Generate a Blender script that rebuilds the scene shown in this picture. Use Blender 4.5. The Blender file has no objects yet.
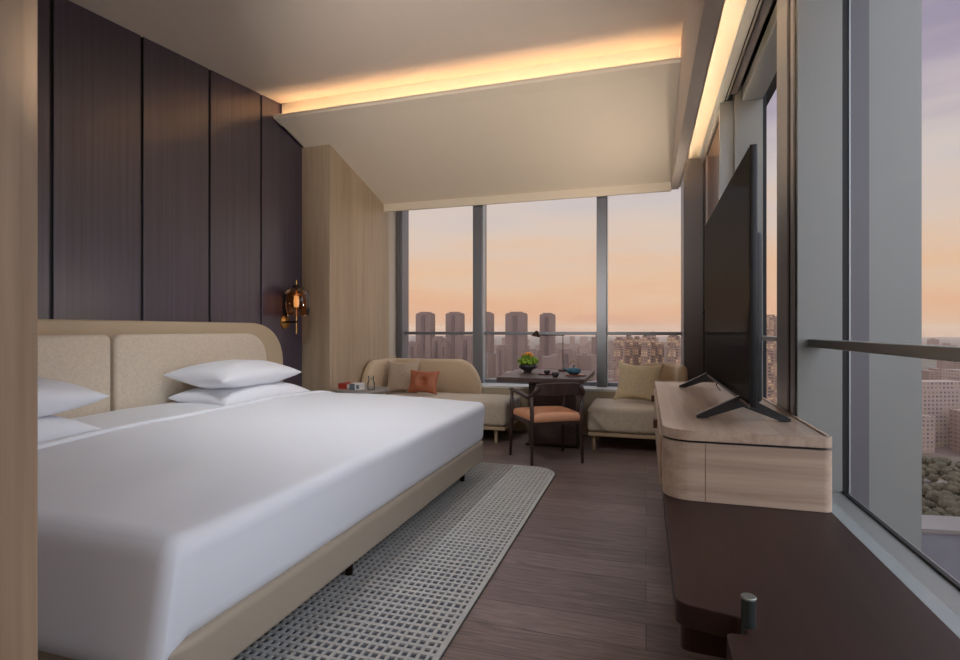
import bpy, bmesh, math, random
from mathutils import Vector, Matrix, noise
random.seed(7)
C = bpy.context.scene.collection
PI = math.pi
H = 1.2                      # eye height of the camera
YAW = math.radians(17.3)
FPX = 533.0
SN, CS = math.sin(YAW), math.cos(YAW)

def ray(u, d):               # a point at forward distance d seen in picture column u
    xc = (u - 480) / FPX
    return d * (-SN + xc * CS), d * (CS + xc * SN)

def L(r, g, b):
    f = lambda c: (c / 255 / 12.92) if c / 255 <= 0.04045 else ((c / 255 + 0.055) / 1.055) ** 2.4
    return (f(r), f(g), f(b), 1)

# ------------------------------------------------------------------ materials
def newmat(name):
    m = bpy.data.materials.new(name); m.use_nodes = True
    nt = m.node_tree; b = nt.nodes['Principled BSDF']
    return m, nt, b

def plain(name, col, rough=0.5, metal=0.0, spec=0.5, bump=0.0, bscale=200, vary=0.0, vscale=6, coat=0.0):
    m, nt, b = newmat(name)
    b.inputs['Base Color'].default_value = col
    b.inputs['Roughness'].default_value = rough
    b.inputs['Metallic'].default_value = metal
    b.inputs['Specular IOR Level'].default_value = spec
    b.inputs['Coat Weight'].default_value = coat
    tc = nt.nodes.new('ShaderNodeTexCoord')
    n = nt.nodes.new('ShaderNodeTexNoise'); n.inputs['Scale'].default_value = vscale; n.inputs['Detail'].default_value = 4
    nt.links.new(tc.outputs['Object'], n.inputs['Vector'])
    mx = nt.nodes.new('ShaderNodeMix'); mx.data_type = 'RGBA'
    mx.inputs[6].default_value = tuple(c * (1 - vary) for c in col[:3]) + (1,)
    mx.inputs[7].default_value = tuple(min(1, c * (1 + vary)) for c in col[:3]) + (1,)
    nt.links.new(n.outputs['Fac'], mx.inputs[0]); nt.links.new(mx.outputs[2], b.inputs['Base Color'])
    if bump:
        n2 = nt.nodes.new('ShaderNodeTexNoise'); n2.inputs['Scale'].default_value = bscale
        nt.links.new(tc.outputs['Object'], n2.inputs['Vector'])
        bp = nt.nodes.new('ShaderNodeBump'); bp.inputs['Strength'].default_value = bump; bp.inputs['Distance'].default_value = 0.004
        nt.links.new(n2.outputs['Fac'], bp.inputs['Height']); nt.links.new(bp.outputs[0], b.inputs['Normal'])
    return m

def wood(name, c1, c2, stretch, rough=0.4, spec=0.5, big=1.2, bump=0.15, aniso=False):
    # stretch = mapping scale per axis; a small number runs the grain along that axis
    m, nt, b = newmat(name)
    tc = nt.nodes.new('ShaderNodeTexCoord'); mp = nt.nodes.new('ShaderNodeMapping')
    mp.inputs['Scale'].default_value = stretch
    nt.links.new(tc.outputs['Object'], mp.inputs['Vector'])
    n1 = nt.nodes.new('ShaderNodeTexNoise'); n1.inputs['Scale'].default_value = 1.0
    n1.inputs['Detail'].default_value = 8; n1.inputs['Roughness'].default_value = 0.62; n1.inputs['Distortion'].default_value = 0.5
    nt.links.new(mp.outputs[0], n1.inputs['Vector'])
    n2 = nt.nodes.new('ShaderNodeTexNoise'); n2.inputs['Scale'].default_value = 0.22; n2.inputs['Detail'].default_value = 3; n2.inputs['Distortion'].default_value = big
    nt.links.new(mp.outputs[0], n2.inputs['Vector'])
    ad = nt.nodes.new('ShaderNodeMath'); ad.operation = 'ADD'
    nt.links.new(n1.outputs['Fac'], ad.inputs[0]); nt.links.new(n2.outputs['Fac'], ad.inputs[1])
    mr = nt.nodes.new('ShaderNodeMapRange'); mr.inputs[1].default_value = 0.75; mr.inputs[2].default_value = 1.25
    nt.links.new(ad.outputs[0], mr.inputs[0])
    mx = nt.nodes.new('ShaderNodeMix'); mx.data_type = 'RGBA'
    mx.inputs[6].default_value = c1; mx.inputs[7].default_value = c2
    nt.links.new(mr.outputs[0], mx.inputs[0]); nt.links.new(mx.outputs[2], b.inputs['Base Color'])
    b.inputs['Roughness'].default_value = rough; b.inputs['Specular IOR Level'].default_value = spec
    bp = nt.nodes.new('ShaderNodeBump'); bp.inputs['Strength'].default_value = bump; bp.inputs['Distance'].default_value = 0.002
    nt.links.new(n1.outputs['Fac'], bp.inputs['Height']); nt.links.new(bp.outputs[0], b.inputs['Normal'])
    return m

def weave(name, col, rough=0.9, scale=260, vary=0.18, spec=0.2):
    m, nt, b = newmat(name)
    tc = nt.nodes.new('ShaderNodeTexCoord')
    fs = []
    for s in ((scale, scale * .12, scale * .12), (scale * .12, scale, scale * .12), (scale * .12, scale * .12, scale)):
        mp = nt.nodes.new('ShaderNodeMapping'); mp.inputs['Scale'].default_value = s
        nt.links.new(tc.outputs['Object'], mp.inputs['Vector'])
        n = nt.nodes.new('ShaderNodeTexNoise'); n.inputs['Scale'].default_value = 1; n.inputs['Detail'].default_value = 3
        nt.links.new(mp.outputs[0], n.inputs['Vector']); fs.append(n.outputs['Fac'])
    a = nt.nodes.new('ShaderNodeMath'); a.operation = 'ADD'; nt.links.new(fs[0], a.inputs[0]); nt.links.new(fs[1], a.inputs[1])
    a2 = nt.nodes.new('ShaderNodeMath'); a2.operation = 'ADD'; nt.links.new(a.outputs[0], a2.inputs[0]); nt.links.new(fs[2], a2.inputs[1])
    mr = nt.nodes.new('ShaderNodeMapRange'); mr.inputs[1].default_value = 1.15; mr.inputs[2].default_value = 1.85
    nt.links.new(a2.outputs[0], mr.inputs[0])
    mx = nt.nodes.new('ShaderNodeMix'); mx.data_type = 'RGBA'
    mx.inputs[6].default_value = tuple(c * (1 - vary) for c in col[:3]) + (1,)
    mx.inputs[7].default_value = tuple(min(1, c * (1 + vary)) for c in col[:3]) + (1,)
    nt.links.new(mr.outputs[0], mx.inputs[0]); nt.links.new(mx.outputs[2], b.inputs['Base Color'])
    b.inputs['Roughness'].default_value = rough; b.inputs['Specular IOR Level'].default_value = spec
    b.inputs['Sheen Weight'].default_value = 0.15
    bp = nt.nodes.new('ShaderNodeBump'); bp.inputs['Strength'].default_value = 0.25; bp.inputs['Distance'].default_value = 0.002
    nt.links.new(mr.outputs[0], bp.inputs['Height']); nt.links.new(bp.outputs[0], b.inputs['Normal'])
    return m

def emit(name, col, s):
    m, nt, b = newmat(name)
    b.inputs['Base Color'].default_value = col
    b.inputs['Emission Color'].default_value = col; b.inputs['Emission Strength'].default_value = s
    return m

def glassmat(name, tint=(1, 1, 1, 1), refl=0.06, rough=0.0):
    m = bpy.data.materials.new(name); m.use_nodes = True; nt = m.node_tree
    nt.nodes.remove(nt.nodes['Principled BSDF']); out = nt.nodes['Material Output']
    t = nt.nodes.new('ShaderNodeBsdfTransparent'); t.inputs[0].default_value = tint
    g = nt.nodes.new('ShaderNodeBsdfGlossy'); g.inputs['Roughness'].default_value = rough
    fr = nt.nodes.new('ShaderNodeFresnel'); fr.inputs[0].default_value = 1.35
    mul = nt.nodes.new('ShaderNodeMath'); mul.operation = 'MULTIPLY'; mul.inputs[1].default_value = refl / 0.06
    nt.links.new(fr.outputs[0], mul.inputs[0]); mul.use_clamp = True
    mx = nt.nodes.new('ShaderNodeMixShader')
    nt.links.new(mul.outputs[0], mx.inputs[0]); nt.links.new(t.outputs[0], mx.inputs[1]); nt.links.new(g.outputs[0], mx.inputs[2])
    nt.links.new(mx.outputs[0], out.inputs[0])
    return m

M = {}
M['ceiling'] = plain('ceiling paint', L(206, 192, 178), 0.8, spec=0.2, vary=0.02)
M['soffit'] = plain('soffit paint', L(216, 202, 182), 0.7, spec=0.2, vary=0.02)
M['panel'] = wood('dark stained veneer', L(40, 33, 50), L(70, 58, 82), (170, 170, 2.2), rough=0.34, spec=0.55, big=0.3, bump=0.12)
M['panel'].node_tree.nodes['Principled BSDF'].inputs['Coat Weight'].default_value = 1.0
M['panel'].node_tree.nodes['Principled BSDF'].inputs['Coat Roughness'].default_value = .32
M['black'] = plain('black shadow gap', L(16, 15, 17), 0.5)
M['beigewood'] = wood('beige figured veneer', L(168, 147, 122), L(186, 166, 140), (34, 34, 1.6), rough=0.42, big=1.0)
M['nearwood'] = wood('warm ash veneer', L(142, 116, 92), L(176, 148, 120), (16, 16, 0.8), rough=0.45, big=1.6)
M['ash'] = wood('pale ash veneer', L(166, 142, 124), L(192, 170, 150), (2.0, 60, 60), rough=0.42, big=0.8)
M['ashtop'] = wood('pale ash top', L(170, 146, 128), L(198, 176, 156), (50, 1.6, 50), rough=0.32, big=0.8)
M['bench'] = wood('dark brown lacquered wood', L(44, 27, 24), L(56, 35, 30), (30, 1.5, 30), rough=0.42, spec=.28, big=0.4, bump=0.05)
M['darkwood'] = wood('dark walnut', L(62, 46, 42), L(88, 68, 62), (6, 60, 60), rough=0.4, big=0.4)
M['chairwood'] = wood('dark chair walnut', L(58, 40, 37), L(84, 62, 56), (40, 40, 8), rough=0.38, big=0.4)
M['alu'] = plain('grey painted aluminium', L(142, 143, 140), 0.42, 0.35, vary=0.02)
M['alulight'] = plain('light grey aluminium', L(172, 176, 178), 0.35, 0.4, vary=0.02)
M['profile'] = plain('pale anodised profile', L(218, 221, 224), 0.5, 0.1)
M['aludark'] = plain('dark grey aluminium', L(108, 106, 110), 0.4, 0.3, vary=0.03)
M['alumull'] = plain('mullion grey aluminium', L(120, 122, 128), 0.38, 0.5, vary=0.03)
M['brownrefl'] = plain('painted brown reflection', L(104, 66, 52), 0.18, 0.3, vary=0.1)  # brown reflection in the panes, put into the base colour
M['linen'] = plain('white cotton', L(236, 238, 243), 0.75, spec=0.2, bump=0.04, bscale=60, vary=0.01)
M['leather'] = plain('taupe leather', L(182, 168, 148), 0.45, bump=0.1, bscale=300, vary=0.03)
M['headframe'] = plain('taupe leather head frame', L(190, 172, 144), 0.5, bump=0.08, bscale=300, vary=0.02)
M['headfab'] = weave('beige linen weave', L(216, 202, 182), vary=0.10, scale=420)
M['sofa'] = weave('sand bouclé', L(206, 190, 168), vary=0.12)
M['sofaback'] = plain('sand suede', L(204, 180, 150), 0.8, bump=0.08, bscale=120, vary=0.04)
M['cushgrey'] = weave('oatmeal weave', L(186, 166, 146), vary=0.2, scale=420)
M['cushcream'] = weave('cream gold weave', L(222, 204, 168), vary=0.15, scale=300)
M['tan'] = plain('cognac leather', L(170, 98, 66), 0.5, bump=0.15, bscale=250, vary=0.06)
M['seat'] = plain('apricot leather', L(232, 166, 126), 0.5, bump=0.1, bscale=250, vary=0.05)
M['footwood'] = plain('light oak rail', L(196, 170, 136), 0.5, vary=0.05)
M['rugdark'] = plain('rug recess wool', L(84, 88, 98), 0.95, bump=0.4, bscale=300, vary=0.3, vscale=25)
M['ruglight'] = plain('rug ridge wool', L(196, 194, 190), 0.95, bump=0.4, bscale=400, vary=0.14, vscale=40)
M['marble'] = plain('pale grey marble', L(142, 148, 148), 0.25, vary=0.06, vscale=9)
M['whitestone'] = plain('white stone sill', L(228, 228, 224), 0.3, vary=0.03)
M['apron'] = plain('beige painted apron', L(204, 190, 164), 0.6, vary=0.03)
M['wallpaint'] = plain('greige wall paint', L(196, 184, 168), 0.8, vary=0.02)
M['tvbody'] = plain('black plastic', L(20, 20, 22), 0.35)
M['tvscreen'] = plain('glossy black screen', L(34, 34, 36), 0.08, spec=0.10)
def lowgloss(name, col, k, rough):
    m = bpy.data.materials.new(name); m.use_nodes = True; nt = m.node_tree
    nt.nodes.remove(nt.nodes['Principled BSDF'])
    d = nt.nodes.new('ShaderNodeBsdfDiffuse'); d.inputs[0].default_value = col
    g = nt.nodes.new('ShaderNodeBsdfGlossy'); g.inputs['Roughness'].default_value = rough
    mx = nt.nodes.new('ShaderNodeMixShader'); mx.inputs[0].default_value = k
    nt.links.new(d.outputs[0], mx.inputs[1]); nt.links.new(g.outputs[0], mx.inputs[2]); nt.links.new(mx.outputs[0], nt.nodes['Material Output'].inputs[0])
    return m
M['tvscreen'] = lowgloss('glossy black screen', L(34, 34, 36), .05, .05)
M['brass'] = plain('brushed brass', L(206, 160, 92), 0.25, 1.0, vary=0.05)
M['bronze'] = plain('dark bronze', L(60, 44, 34), 0.35, 0.8)
M['amber'] = glassmat('amber glass', (0.90, 0.58, 0.32, 1), 0.14, 0.03)
M['glass'] = glassmat('window glass', (0.985, 0.985, 0.985, 1), 0.0012)
M['clear'] = glassmat('clear glass', (0.93, 0.95, 0.95, 1), 0.16)
M['cyl'] = plain('dark grey anodised', L(62, 68, 68), 0.35, 0.6)
M['cyltop'] = plain('brushed grey cap', L(150, 156, 150), 0.35, 0.7)
M['bowl'] = plain('charcoal ceramic', L(48, 46, 52), 0.35, vary=0.2)
M['leaf'] = plain('green leaves', L(128, 160, 44), 0.6, vary=0.35, vscale=60)
M['petal'] = plain('orange petals', L(240, 160, 60), 0.6, vary=0.2, vscale=50)
M['teal'] = plain('teal glazed ceramic', L(52, 98, 118), 0.25, vary=0.15, vscale=30)
M['trayred'] = plain('reddish lacquer tray', L(120, 62, 44), 0.35, vary=0.1)
M['bookred'] = plain('red book cloth', L(168, 52, 36), 0.6, vary=0.05)
M['boxwhite'] = plain('white card', L(226, 224, 222), 0.6)
M['boxgrey'] = plain('grey print', L(96, 104, 112), 0.6)
M['tabletop_grey'] = plain('grey stone top', L(140, 134, 126), 0.4, vary=0.05)
M['tab'] = plain('brown leather tab', L(84, 50, 38), 0.5)
COVE = L(255, 210, 160)
M['led'] = emit('warm led', COVE, 40)
M['led2'] = emit('warm led of the blind pocket', L(255, 232, 200), 90)

def floor_mat():
    m, nt, b = newmat('smoked oak planks')
    tc = nt.nodes.new('ShaderNodeTexCoord')
    br = nt.nodes.new('ShaderNodeTexBrick'); br.inputs['Scale'].default_value = 1
    br.inputs['Brick Width'].default_value = 3.6; br.inputs['Row Height'].default_value = 0.19
    br.inputs['Mortar Size'].default_value = 0.0016; br.inputs['Mortar Smooth'].default_value = 0.2
    br.offset = 0.37
    br.inputs['Color1'].default_value = L(122, 104, 98); br.inputs['Color2'].default_value = L(150, 130, 122); br.inputs['Mortar'].default_value = L(44, 34, 32)
    nt.links.new(tc.outputs['Object'], br.inputs['Vector'])
    mp = nt.nodes.new('ShaderNodeMapping'); mp.inputs['Scale'].default_value = (2.6, 26, 1)
    nt.links.new(tc.outputs['Object'], mp.inputs['Vector'])
    n = nt.nodes.new('ShaderNodeTexNoise'); n.inputs['Scale'].default_value = 1; n.inputs['Detail'].default_value = 9; n.inputs['Roughness'].default_value = .68; n.inputs['Distortion'].default_value = 2.2
    nt.links.new(mp.outputs[0], n.inputs['Vector'])
    mr = nt.nodes.new('ShaderNodeMapRange'); mr.inputs[1].default_value = .32; mr.inputs[2].default_value = .7; mr.inputs[3].default_value = .52; mr.inputs[4].default_value = 1.3
    nt.links.new(n.outputs['Fac'], mr.inputs[0])
    mx = nt.nodes.new('ShaderNodeMix'); mx.data_type = 'RGBA'; mx.blend_type = 'MULTIPLY'; mx.inputs[0].default_value = 1
    nt.links.new(br.outputs['Color'], mx.inputs[6]); nt.links.new(mr.outputs[0], mx.inputs[7])
    nt.links.new(mx.outputs[2], b.inputs['Base Color'])
    b.inputs['Roughness'].default_value = 0.36
    bp = nt.nodes.new('ShaderNodeBump'); bp.inputs['Strength'].default_value = 0.3; bp.inputs['Distance'].default_value = 0.003
    nt.links.new(n.outputs['Fac'], bp.inputs['Height']); nt.links.new(bp.outputs[0], b.inputs['Normal'])
    return m
M['floor'] = floor_mat()

def facade(name, wall, win1, win2, w=3.2, h=3.1, mortar=0.9, warm=0.0):
    m, nt, b = newmat(name)
    tc = nt.nodes.new('ShaderNodeTexCoord'); s = nt.nodes.new('ShaderNodeSeparateXYZ')
    nt.links.new(tc.outputs['Object'], s.inputs[0])
    a = nt.nodes.new('ShaderNodeMath'); a.operation = 'ADD'
    nt.links.new(s.outputs[0], a.inputs[0]); nt.links.new(s.outputs[1], a.inputs[1])
    cb = nt.nodes.new('ShaderNodeCombineXYZ'); nt.links.new(a.outputs[0], cb.inputs[0]); nt.links.new(s.outputs[2], cb.inputs[1])
    br = nt.nodes.new('ShaderNodeTexBrick'); br.offset = 0; br.inputs['Scale'].default_value = 1
    br.inputs['Brick Width'].default_value = w; br.inputs['Row Height'].default_value = h
    br.inputs['Mortar Size'].default_value = mortar; br.inputs['Mortar Smooth'].default_value = 0.1
    br.inputs['Color1'].default_value = win1; br.inputs['Color2'].default_value = win2; br.inputs['Mortar'].default_value = wall
    nt.links.new(cb.outputs[0], br.inputs['Vector']); nt.links.new(br.outputs['Color'], b.inputs['Base Color'])
    b.inputs['Roughness'].default_value = 0.7
    if warm:                                           # lit rooms behind some of the windows
        inv = nt.nodes.new('ShaderNodeMath'); inv.operation = 'SUBTRACT'; inv.inputs[0].default_value = 1
        nt.links.new(br.outputs['Fac'], inv.inputs[1])
        wn = nt.nodes.new('ShaderNodeTexNoise'); wn.inputs['Scale'].default_value = 0.11; wn.inputs['Detail'].default_value = 1
        nt.links.new(cb.outputs[0], wn.inputs['Vector'])
        gt = nt.nodes.new('ShaderNodeMath'); gt.operation = 'GREATER_THAN'; gt.inputs[1].default_value = 0.52
        nt.links.new(wn.outputs['Fac'], gt.inputs[0])
        mu = nt.nodes.new('ShaderNodeMath'); mu.operation = 'MULTIPLY'; nt.links.new(inv.outputs[0], mu.inputs[0]); nt.links.new(gt.outputs[0], mu.inputs[1])
        mu2 = nt.nodes.new('ShaderNodeMath'); mu2.operation = 'MULTIPLY'; mu2.inputs[1].default_value = warm; nt.links.new(mu.outputs[0], mu2.inputs[0])
        b.inputs['Emission Color'].default_value = (1, .62, .3, 1); nt.links.new(mu2.outputs[0], b.inputs['Emission Strength'])
    return m
M['tower'] = facade('mauve tower facade', L(112, 88, 78), L(72, 56, 52), L(84, 66, 60), 4.0, 3.2, 0.9)
M['towerdark'] = facade('dark recessed bay', L(84, 64, 58), L(56, 44, 42), L(66, 52, 48), 4.0, 3.2, 0.6)
M['cluster'] = facade('warm apartment facade', L(128, 98, 82), L(64, 50, 46), L(86, 64, 54), 4.4, 3.3, 0.8, warm=0.35)
M['cityblock'] = facade('grey block facade', L(122, 98, 86), L(78, 64, 60), L(96, 78, 70), 5, 3.4, 0.9)
M['whiteblock'] = facade('white office facade', L(136, 116, 106), L(56, 50, 54), L(80, 68, 66), 3.6, 3.5, 1.0, warm=0.12)
M['podium'] = plain('pale concrete roof', L(98, 90, 86), 0.8, vary=0.2, vscale=0.06)
M['podiumwall'] = plain('dark podium glazing', L(92, 90, 96), 0.4, vary=0.2, vscale=0.2)
M['road'] = plain('pale road', L(120, 106, 100), 0.8, vary=0.08, vscale=0.05)
M['tree'] = plain('autumn green crowns', L(54, 48, 28), 0.9, vary=0.4, vscale=0.25)

def ground_mat():
    m, nt, b = newmat('city ground')
    tc = nt.nodes.new('ShaderNodeTexCoord')
    v = nt.nodes.new('ShaderNodeTexVoronoi'); v.inputs['Scale'].default_value = 0.02
    nt.links.new(tc.outputs['Object'], v.inputs['Vector'])
    n = nt.nodes.new('ShaderNodeTexNoise'); n.inputs['Scale'].default_value = 0.012; n.inputs['Detail'].default_value = 8; n.inputs['Roughness'].default_value = .7
    nt.links.new(tc.outputs['Object'], n.inputs['Vector'])
    cr = nt.nodes.new('ShaderNodeValToRGB'); e = cr.color_ramp.elements
    e[0].position = .36; e[0].color = L(56, 56, 38); e[1].position = .66; e[1].color = L(116, 102, 94)
    x = e.new(.5); x.color = L(82, 74, 60)
    nt.links.new(n.outputs['Fac'], cr.inputs[0])
    mx = nt.nodes.new('ShaderNodeMix'); mx.data_type = 'RGBA'; mx.blend_type = 'MULTIPLY'; mx.inputs[0].default_value = .35
    nt.links.new(cr.outputs[0], mx.inputs[6]); nt.links.new(v.outputs['Color'], mx.inputs[7])
    nt.links.new(mx.outputs[2], b.inputs['Base Color']); b.inputs['Roughness'].default_value = .9
    return m
M['ground'] = ground_mat()

# ------------------------------------------------------------------ mesh helpers
def obj(name, bm, mat, parent=None, smooth=False, bevel=0.0, seg=3, subsurf=0):
    me = bpy.data.meshes.new(name)
    bmesh.ops.recalc_face_normals(bm, faces=bm.faces[:])
    bm.to_mesh(me); bm.free()
    o = bpy.data.objects.new(name, me); C.objects.link(o)
    me.materials.append(mat)
    if parent is not None: o.parent = parent
    if smooth or bevel:
        me.polygons.foreach_set('use_smooth', [True] * len(me.polygons))
    if bevel:
        md = o.modifiers.new('bevel', 'BEVEL'); md.width = bevel; md.segments = seg; md.limit_method = 'ANGLE'
        md.angle_limit = math.radians(40); md.harden_normals = True
    if subsurf:
        md = o.modifiers.new('sub', 'SUBSURF'); md.levels = subsurf; md.render_levels = subsurf
    return o

def thing(name, label, cat, loc=(0, 0, 0), rz=0, group=None):
    o = bpy.data.objects.new(name, None); C.objects.link(o)
    o.location = loc; o.rotation_euler = (0, 0, rz); o.empty_display_size = .1
    o['label'] = label; o['category'] = cat
    if group: o['group'] = group
    return o

def tag(o, label, cat, group=None, kind=None):
    o['label'] = label; o['category'] = cat
    if group: o['group'] = group
    if kind: o['kind'] = kind
    return o

def struct(name, bm, m, parent=None, **k):
    o = obj(name, bm, m, parent, **k)
    if parent is None: o['kind'] = 'structure'
    return o

def box(bm, x0, x1, y0, y1, z0, z1):
    vs = [bm.verts.new((x, y, z)) for x in (x0, x1) for y in (y0, y1) for z in (z0, z1)]
    for f in ((0, 1, 3, 2), (4, 6, 7, 5), (0, 4, 5, 1), (2, 3, 7, 6), (0, 2, 6, 4), (1, 5, 7, 3)):
        bm.faces.new([vs[i] for i in f])
    return bm

def B(*boxes):
    bm = bmesh.new()
    for b in boxes: box(bm, *b)
    return bm

def prism(bm, pts, axis, a, b):
    # pts: outline in the two other axes (order x,y,z without axis)
    def mk(p, t):
        q = list(p); q.insert('xyz'.index(axis), t); return q
    A = [bm.verts.new(mk(p, a)) for p in pts]; Bv = [bm.verts.new(mk(p, b)) for p in pts]
    n = len(pts)
    bm.faces.new(A); bm.faces.new(Bv[::-1])
    for i in range(n): bm.faces.new([A[i], Bv[i], Bv[(i + 1) % n], A[(i + 1) % n]])
    return bm

def lathe(bm, prof, cx=0, cy=0, n=32, close=False):
    rings = []
    for r, z in prof:
        if r < 1e-5: rings.append([bm.verts.new((cx, cy, z))])
        else: rings.append([bm.verts.new((cx + r * math.cos(2 * PI * i / n), cy + r * math.sin(2 * PI * i / n), z)) for i in range(n)])
    for a, b in zip(rings, rings[1:]):
        for i in range(n):
            j = (i + 1) % n
            if len(a) == 1 and len(b) == 1: continue
            if len(a) == 1: bm.faces.new([a[0], b[i], b[j]])
            elif len(b) == 1: bm.faces.new([a[i], b[0], a[j]])
            else: bm.faces.new([a[i], b[i], b[j], a[j]])
    for r in (rings[0], rings[-1]):
        if len(r) > 1 and close: bm.faces.new(r)
    return bm

def tube(bm, pts, rad, n=10, flat=1.0):
    pts = [Vector(p) for p in pts]
    rads = rad if isinstance(rad, (list, tuple)) else [rad] * len(pts)
    rings = []
    for i, p in enumerate(pts):
        t = (pts[min(i + 1, len(pts) - 1)] - pts[max(i - 1, 0)]).normalized()
        up = Vector((0, 0, 1)) if abs(t.z) < .9 else Vector((1, 0, 0))
        s = t.cross(up).normalized(); w = s.cross(t).normalized()
        rings.append([bm.verts.new(p + (s * math.cos(2 * PI * k / n) * flat + w * math.sin(2 * PI * k / n)) * rads[i]) for k in range(n)])
    for a, b in zip(rings, rings[1:]):
        for k in range(n): bm.faces.new([a[k], b[k], b[(k + 1) % n], a[(k + 1) % n]])
    bm.faces.new(rings[0]); bm.faces.new(rings[-1][::-1])
    return bm

def rbox(bm, x0, x1, y0, y1, z0, z1, r, n=14, k=4, f=None, rr=None):
    """rounded box as one gridded surface; f deforms each vertex"""
    def axis(a, b, r):
        L_ = [a + r * (1 - math.cos(PI / 2 * i / k)) for i in range(k)]
        m = [a + r + (b - a - 2 * r) * i / n for i in range(n + 1)]
        R_ = [b - r * (1 - math.cos(PI / 2 * i / k)) for i in range(k)][::-1]
        return L_ + m + R_
    rx = min(r, (x1 - x0) / 2 * .99); ry = min(r, (y1 - y0) / 2 * .99); rzz = min(r, (z1 - z0) / 2 * .99)
    r = min(rx, ry, rzz)
    X, Y, Z = axis(x0, x1, r), axis(y0, y1, r), axis(z0, z1, r)
    cache = {}
    def V(x, y, z):
        key = (round(x, 6), round(y, 6), round(z, 6))
        if key in cache: return cache[key]
        q = Vector((min(max(x, x0 + r), x1 - r), min(max(y, y0 + r), y1 - r), min(max(z, z0 + r), z1 - r)))
        d = Vector((x, y, z)) - q
        p = q + d.normalized() * r if d.length > 1e-9 else Vector((x, y, z))
        if f: p = Vector(f(p.x, p.y, p.z))
        cache[key] = bm.verts.new(p); return cache[key]
    def sheet(P, Q, mk):
        for i in range(len(P) - 1):
            for j in range(len(Q) - 1):
                vs = [mk(P[i], Q[j]), mk(P[i + 1], Q[j]), mk(P[i + 1], Q[j + 1]), mk(P[i], Q[j + 1])]
                if len(set(vs)) == 4:
                    try: bm.faces.new(vs)
                    except ValueError: pass
    for x in (X[0], X[-1]): sheet(Y, Z, lambda a, b: V(x, a, b))
    for y in (Y[0], Y[-1]): sheet(X, Z, lambda a, b: V(a, y, b))
    for z in (Z[0], Z[-1]): sheet(X, Y, lambda a, b: V(a, b, z))
    return bm

def pillow_bm(w, h, t, n=22, ear=0.07, e=0.55, sag=0.0, seed=0):
    """pillow lying in x (w) and y (h), thickness t, centre at origin"""
    bm = bmesh.new(); S = {}
    for side in (1, -1):
        for i in range(n + 1):
            for j in range(n + 1):
                a = -1 + 2 * i / n; b = -1 + 2 * j / n
                edge = i in (0, n) or j in (0, n)
                if edge and side == -1: S[(side, i, j)] = S[(1, i, j)]; continue
                px = a * w / 2 * (1 - ear * (1 - b * b) ** 1.0 * abs(a) ** 3 * 0.9)
                py = b * h / 2 * (1 - ear * 1.4 * (1 - a * a) * abs(b) ** 3)
                pz = side * t / 2 * (max(0, 1 - a * a) * max(0, 1 - b * b)) ** e
                nz = noise.noise(Vector((a * 1.7 + seed, b * 1.7, side))) * t * .08 * (1 - abs(a * b)) * (0 if edge else 1)
                S[(side, i, j)] = bm.verts.new((px, py, pz + nz - sag * a * a))
    for side in (1, -1):
        for i in range(n):
            for j in range(n):
                q = [S[(side, i, j)], S[(side, i + 1, j)], S[(side, i + 1, j + 1)], S[(side, i, j + 1)]]
                if len(set(q)) > 2:
                    try: bm.faces.new(q if side == 1 else q[::-1])
                    except ValueError: pass
    return bm

def xf(bm, m):
    bmesh.ops.transform(bm, matrix=m, verts=bm.verts[:]); return bm

def copy_tree(o, parent=None):
    c = o.copy(); C.objects.link(c)
    if parent is not None: c.parent = parent
    for ch in list(o.children): copy_tree(ch, c)
    return c

# ------------------------------------------------------------------ room shell
XW = -3.484                      # face of the panelled wall
XS = -3.155                      # face of the corner wall
YB = 6.40                        # front of the far window frame
def ceil_z(y): return 3.283 + 0.0853 * (y - 2.437)
def sof_z(y): return 3.288 - 0.2915 * (y - 4.356)

struct('floor', B((-3.6, 1.0, -2.6, 6.75, -0.12, 0.0)), M['floor'])
bm = prism(bmesh.new(), [(-2.6, ceil_z(-2.6)), (4.50, ceil_z(4.50)), (4.50, ceil_z(4.5) + .08), (-2.6, ceil_z(-2.6) + .08)], 'x', -3.6, 0.262)
struct('ceiling', bm, M['ceiling'])
# sloped soffit with the light trough on its near edge
YL, YT, YE = 4.356, 4.49, 6.05
bm = prism(bmesh.new(), [(YL, sof_z(YL)), (YE, 2.785), (YE + .0, 2.69), (YE + .03, 2.69), (YE + .03, 3.5), (YT, 3.5), (YT, 3.20), (YL + .012, 3.20 + .02), (YL + .012, sof_z(YL) + .0), ], 'x', -3.47, .256)
bm.free()
bm = prism(bmesh.new(), [(YL, sof_z(YL)), (YL, sof_z(YL) + .006), (YL + .012, sof_z(YL) + .006), (YL + .02, 3.262), (YT, 3.235), (YT, 3.54), (YE + .03, 3.54), (YE + .03, 2.69), (YE, 2.69), (YE, 2.785)], 'x', -3.47, .256)
struct('trim_1', bm, M['soffit'])
o = tag(obj('cove_light', B((-3.46, .25, YL + .03, YL + .052, 3.262, 3.276)), M['led']), 'warm glowing light strip in the ceiling cove above the sloped soffit', 'light strip')
# bulkhead and blind pocket along the right window
bm = prism(bmesh.new(), [(.256, 2.71), (.334, 2.71), (.334, 2.73), (.352, 2.73), (.352, 2.755), (.348, 2.755), (.348, 2.738), (.332, 2.738), (.332, 3.02), (.262, 3.7), (.256, 3.7)], 'y', -2.6, YE + .04)
struct('trim_2', bm, M['ceiling'], bevel=.003)
bm = B((.325, .545, -2.6, 6.22, 3.06, 3.12))
struct('trim_3', bm, M['soffit'])
tag(obj('pocket_light', B((.333, .3475, -2.5, 6.05, 2.7382, 2.746)), M['led2']), 'warm light strip hidden in the blind pocket beside the right window', 'light strip')

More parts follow.
